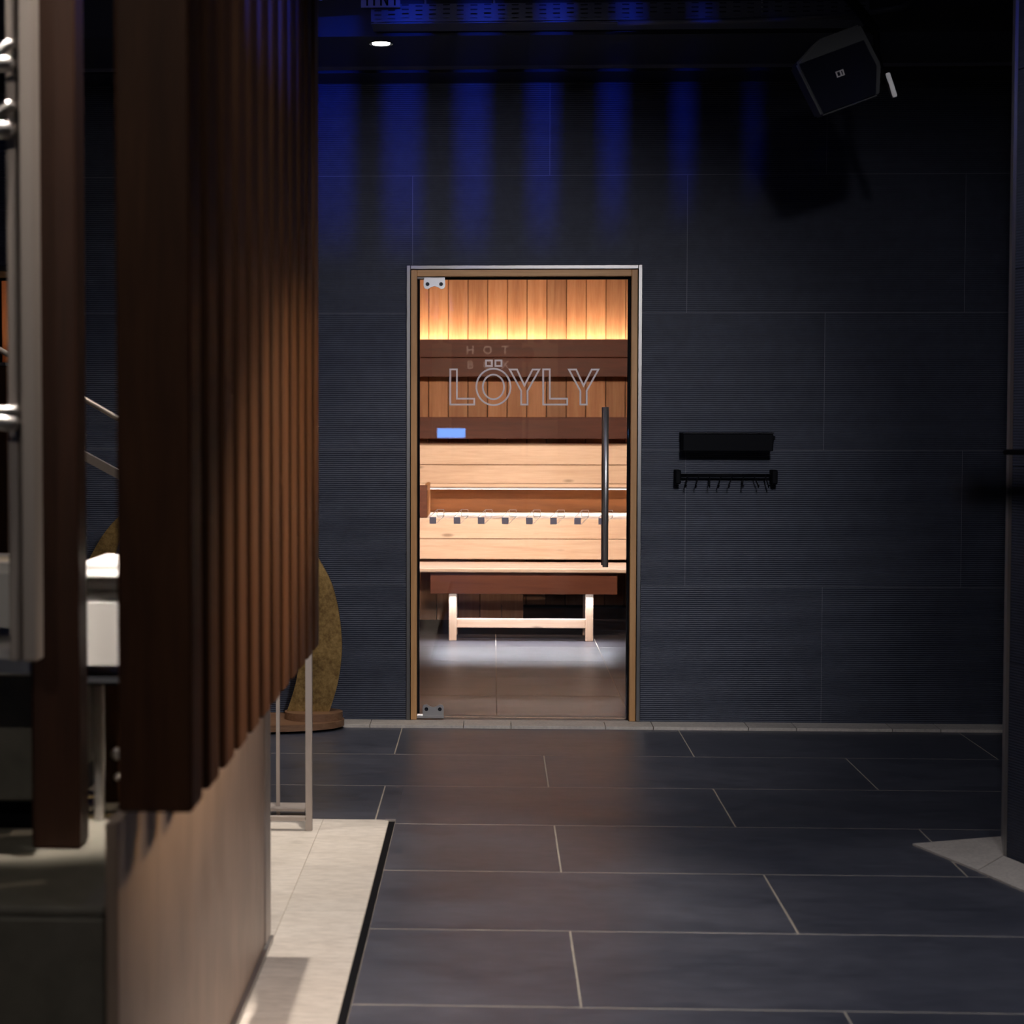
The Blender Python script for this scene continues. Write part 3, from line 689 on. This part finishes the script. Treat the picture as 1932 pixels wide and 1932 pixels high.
# black grab bar on the column
ga, gb = at(1897, 853, 5.3), at(1960, 853, 5.16)
m = MB(); m.tube([ga, gb, gb + (gb-ga)*3], .0085, 12); hb2 = m.build('grab_bar', M['black'], None, True); tag(hb2, 'thin black bar crossing the column at the right edge', 'bar')
# blurred dark handrail close to the viewer
nb = thing('near_handrail', (.5, .72, 1.33), 'out-of-focus dark handrail close to the viewer at the right edge', 'handrail')
a = at(1820, 928, .72)
m = MB(); m.tube([(a.x, .72, a.z), (1.4, .74, a.z)], .0055, 14); m.build('rail', M['black_gloss'], nb, True)
m = MB(); m.tube([(1.4, .74, 0), (1.4, .74, a.z)], .0055, 14); m.build('post', M['black_gloss'], nb, True)

# ------------------------------------------------------------------ under the ceiling: cable tray, sign plate, speaker, blue fixture
TYY = 6.6
def text_mesh(s, size, ext, name='t'):
    cu = bpy.data.curves.new(name, 'FONT'); cu.body = s; cu.size = size; cu.extrude = ext; cu.align_x = 'CENTER'; cu.align_y = 'CENTER'; cu.resolution_u = 3
    o = bpy.data.objects.new(name, cu); COL.objects.link(o); bpy.context.view_layer.update()
    me = bpy.data.meshes.new_from_object(o.evaluated_get(bpy.context.evaluated_depsgraph_get())); bpy.data.objects.remove(o)
    return me
tray = thing('cable_tray', (.4, TYY, 2.85), 'perforated metal cable tray hanging under the dark ceiling', 'cable tray')
def tray_side(xp0, xp1, y_top0, y_top1, y_bot, Y, yy, nm='side_plate'):
    x0, x1 = at(xp0, y_bot, Y).x, at(xp1, y_bot, Y).x; zb = at(xp0, y_bot, Y).z; zt = at(xp0, y_top1, Y).z
    n = max(1, int((x1-x0)/.0505)); w = (x1-x0)/n; mm = MB(); rows = 4; rh = (zt-zb)/(rows+.0)
    sh = .0055; sw = .026
    for i in range(n):
        xa = x0 + i*w
        mm.box(xa, xa + (w-sw)/2, yy, yy+.0015, zb, zt); mm.box(xa + (w+sw)/2, xa+w, yy, yy+.0015, zb, zt)
        off = (i % 3)*.0022
        zs = [zb] + sum([[zb + rh*(j+.5) - sh/2 + off, zb + rh*(j+.5) + sh/2 + off] for j in range(rows)], []) + [zt]
        for j in range(0, len(zs), 2): mm.box(xa + (w-sw)/2, xa + (w+sw)/2, yy, yy+.0015, zs[j], zs[j+1])
    mm.build(nm, M['galv'], tray)
tray_side(700, 1640, 14, 8, 41, TYY, TYY)
xq0, xq1 = at(700, 41, TYY).x, at(1640, 41, TYY).x; zq = at(1000, 41, TYY).z
box('tray_bottom', xq0, xq1, TYY+.002, TYY+.14, zq-.002, zq, M['galv'], tray)
box('side_plate_back', xq0, xq1, TYY+.142, TYY+.144, zq, zq+.06, M['galv'], tray)
for xx in (xq0+.2, 0, 1.0):
    m = MB(); m.tube([(xx, TYY+.07, zq+.001), (xx, TYY+.07, ZC)], .004, 8); m.build('hanger_rod', M['steel_dark'], tray)
# cables in the tray
for k in range(3):
    cb = MB(); pts = []
    for i in range(16):
        t = i/15; pts.append((xq0+.05 + (xq1-xq0-.1)*t, TYY+.03+.035*k + .008*math.sin(7*t+k), zq+.008+.006*k+.004*math.sin(9*t+2*k)))
    cb.tube(pts, .007, 8); o = cb.build('cable', mat(f'cable_{k}', ((.5, .5, .55), (.05, .05, .3), (.3, .3, .32))[k], .5), None, True)
    tag(o, ('pale grey cable lying in the perforated tray', 'dark blue cable lying in the perforated tray', 'grey cable at the back of the perforated tray')[k], 'cable', 'cables in the tray')
# bowed conduit under the tray
pts = [at(x, y, 6.45) for x, y in ((1165, 44), (1250, 41), (1340, 40), (1430, 38), (1500, 35), (1580, 30), (1650, 22), (1700, 14), (1740, -5))]
m = MB(); m.tube(pts, .010, 10); o = m.build('conduit', M['galv'], None, True); tag(o, 'bowed conduit pipe running below the cable tray towards the loudspeaker', 'pipe')
# plate with letters
sgn = thing('sign_plate', (at(718, 0, 6.55).x, 6.55, at(718, 14, 6.55).z), 'grey plate with dark letters hanging under the ceiling', 'sign')
x0, z0 = xz(681, 14, 6.55); x1, _ = xz(755, 14, 6.55)
box('plate', x0, x1, 6.55, 6.556, z0, z0+.10, mat('grey_plate', (.16, .16, .2), .6), sgn, .001)
stems = [(691, 694.5), (704, 707.5), (717, 720.5), (729, 732.5), (743, 746.5)]
zb_ = at(718, 10.5, 6.548).z
for i, (sa, sb) in enumerate(stems):
    if i == 3: continue
    m = MB(); xa_, xb_ = at(sa, 5, 6.548).x, at(sb, 5, 6.548).x
    if i == 2:
        xc_, xd_ = at(729, 5, 6.548).x, at(732.5, 5, 6.548).x; zt_ = zb_ + .05
        m.box(xa_, xb_, 6.5475, 6.549, zb_, zt_); m.box(xc_, xd_, 6.5475, 6.549, zb_, zt_)
        m.prism([(xa_, zt_), (xb_, zt_), (xd_, zb_), (xc_, zb_)], 6.5475, 6.549)
    else: m.box(xa_, xb_, 6.5475, 6.549, zb_, zb_+.05)
    m.build('letter', M['black'], sgn)
for xx in (x0+.02, x1-.02):
    m = MB(); m.tube([(xx, 6.553, z0+.1), (xx, 6.553, ZC)], .0015, 6); m.build('hanger', M['steel_dark'], sgn)
# blue fixture at the top edge
q = at(650, 0, 6.3)
bf = thing('blue_fixture', (q.x, 6.3, q.z), 'blue glowing light fixture at the top edge beside the slats', 'light fixture')
m = MB(); m.tube([(q.x-.09, 6.3, q.z+.022), (q.x+.09, 6.3, q.z+.030)], .020, 16); m.build('lens', M['blue_led'], bf, True)
box('housing', q.x-.1, q.x+.1, 6.27, 6.33, q.z+.045, q.z+.1, M['black'], bf, .004)
light('blue_glow', 'POINT', (q.x, 6.24, q.z+.02), 3, (.03, .06, 1), None, bf, shadow_soft_size=.03)
m = MB(); m.tube([(q.x, 6.3, q.z+.1), (q.x, 6.3, ZC)], .008); m.build('stem', M['black'], bf)
# loudspeaker
SPY = 6.2
sc_ = at(1584, 137, SPY)
spk = thing('loudspeaker', (sc_.x, SPY, sc_.z), 'black loudspeaker tilted on a bracket under the ceiling at the right', 'loudspeaker')
def local(name, mb_, mt, **k):
    o = mb_.build(name, mt, None, **k); o.parent = spk; return o
m = MB(); m.prism([(-.115, .07), (-.03, .115), (.10, .115), (.122, -.02), (.09, -.105), (-.09, -.105)], 0, .22); local('cabinet', m, M['black_gloss'], bev=.006)
m = MB(); m.prism([(-.105, .066), (.095, .066), (.108, -.02), (.08, -.098), (-.082, -.098)], -.006, -.001); local('grille', m, mat('speaker_grille', (.004, .005, .014), .8, spec=.15))
m = MB(); m.ring([(-.012, .006), (.012, .006), (.012, -.012), (-.012, -.012)], [(-.008, .003), (.008, .003), (.008, -.009), (-.008, -.009)], -.009, -.0065); m.box(0, .0045, -.009, -.0065, -.009, .003); local('badge', m, mat('badge', (.7, .66, .66), .5))
m = MB(); m.box(.128, .142, .02, .07, -.126, -.05); local('bracket_plate', m, M['steel_dark'], bev=.002)
m = MB(); m.tube([(.13, .12, -.08), (.135, .12, .02), (.154, .12, .08)], .01); local('bracket_arm', m, M['black'])
spk.rotation_euler = (math.radians(8), math.radians(-19), math.radians(-8)); spk.scale = (1.15, 1.15, 1.15)
m = MB(); m.tube([(.154, .12, .08), (.154-.36, .12, 1.05)], .016); local('pole', m, M['black'])

# ------------------------------------------------------------------ behind the viewer: what the door glass mirrors
VY = 2*GY - (YB + .03)
gpart = thing('glass_partition', (0, YB+.03, 0), 'lettered partition on the wall behind the viewer', 'partition')
pm = mat('warm_partition_panel', (.55, .42, .3), .6)
for (pa, pb) in ((812, 852), (985, 1052)):
    box('panel', at(pa, 800, VY).x, at(pb, 800, VY).x, YB+.002, YB+.03, .9, 2.45, pm, gpart)
for s_, yy in (('HOT', 661), ('BOX', 689)):
    for i, ch in enumerate(s_):
        me = text_mesh(ch, .13, .002); o = link('letter', me, M['sign'], gpart, at(887 + 33*i, yy, VY) * 1)
        o.location = Vector((at(887 + 33*i, yy, VY).x, YB+.032, at(887, yy, VY).z)) - Vector(gpart.location); o.rotation_euler = (PI/2, 0, 0)
tv = thing('monitor', (at(851, 817, VY).x, YB+.1, at(851, 817, VY).z), 'small blue screen on the wall behind the viewer', 'screen')
x0, z1 = xz(825, 808, VY); x1, z0 = xz(878, 826, VY)
box('casing', x0-.02, x1+.02, YB+.035, YB+.06, z0-.02, z1+.02, M['black'], tv, .003)
box('display', x0, x1, YB+.0605, YB+.063, z0, z1, M['screen'], tv)
downlight(.25, YB+.9, 3.9, 120, WARM, 'added unseen downlight washing the wall behind the viewer', 60, .6, (.25, YB, 1.6))  # added to light the panels mirrored in the glass
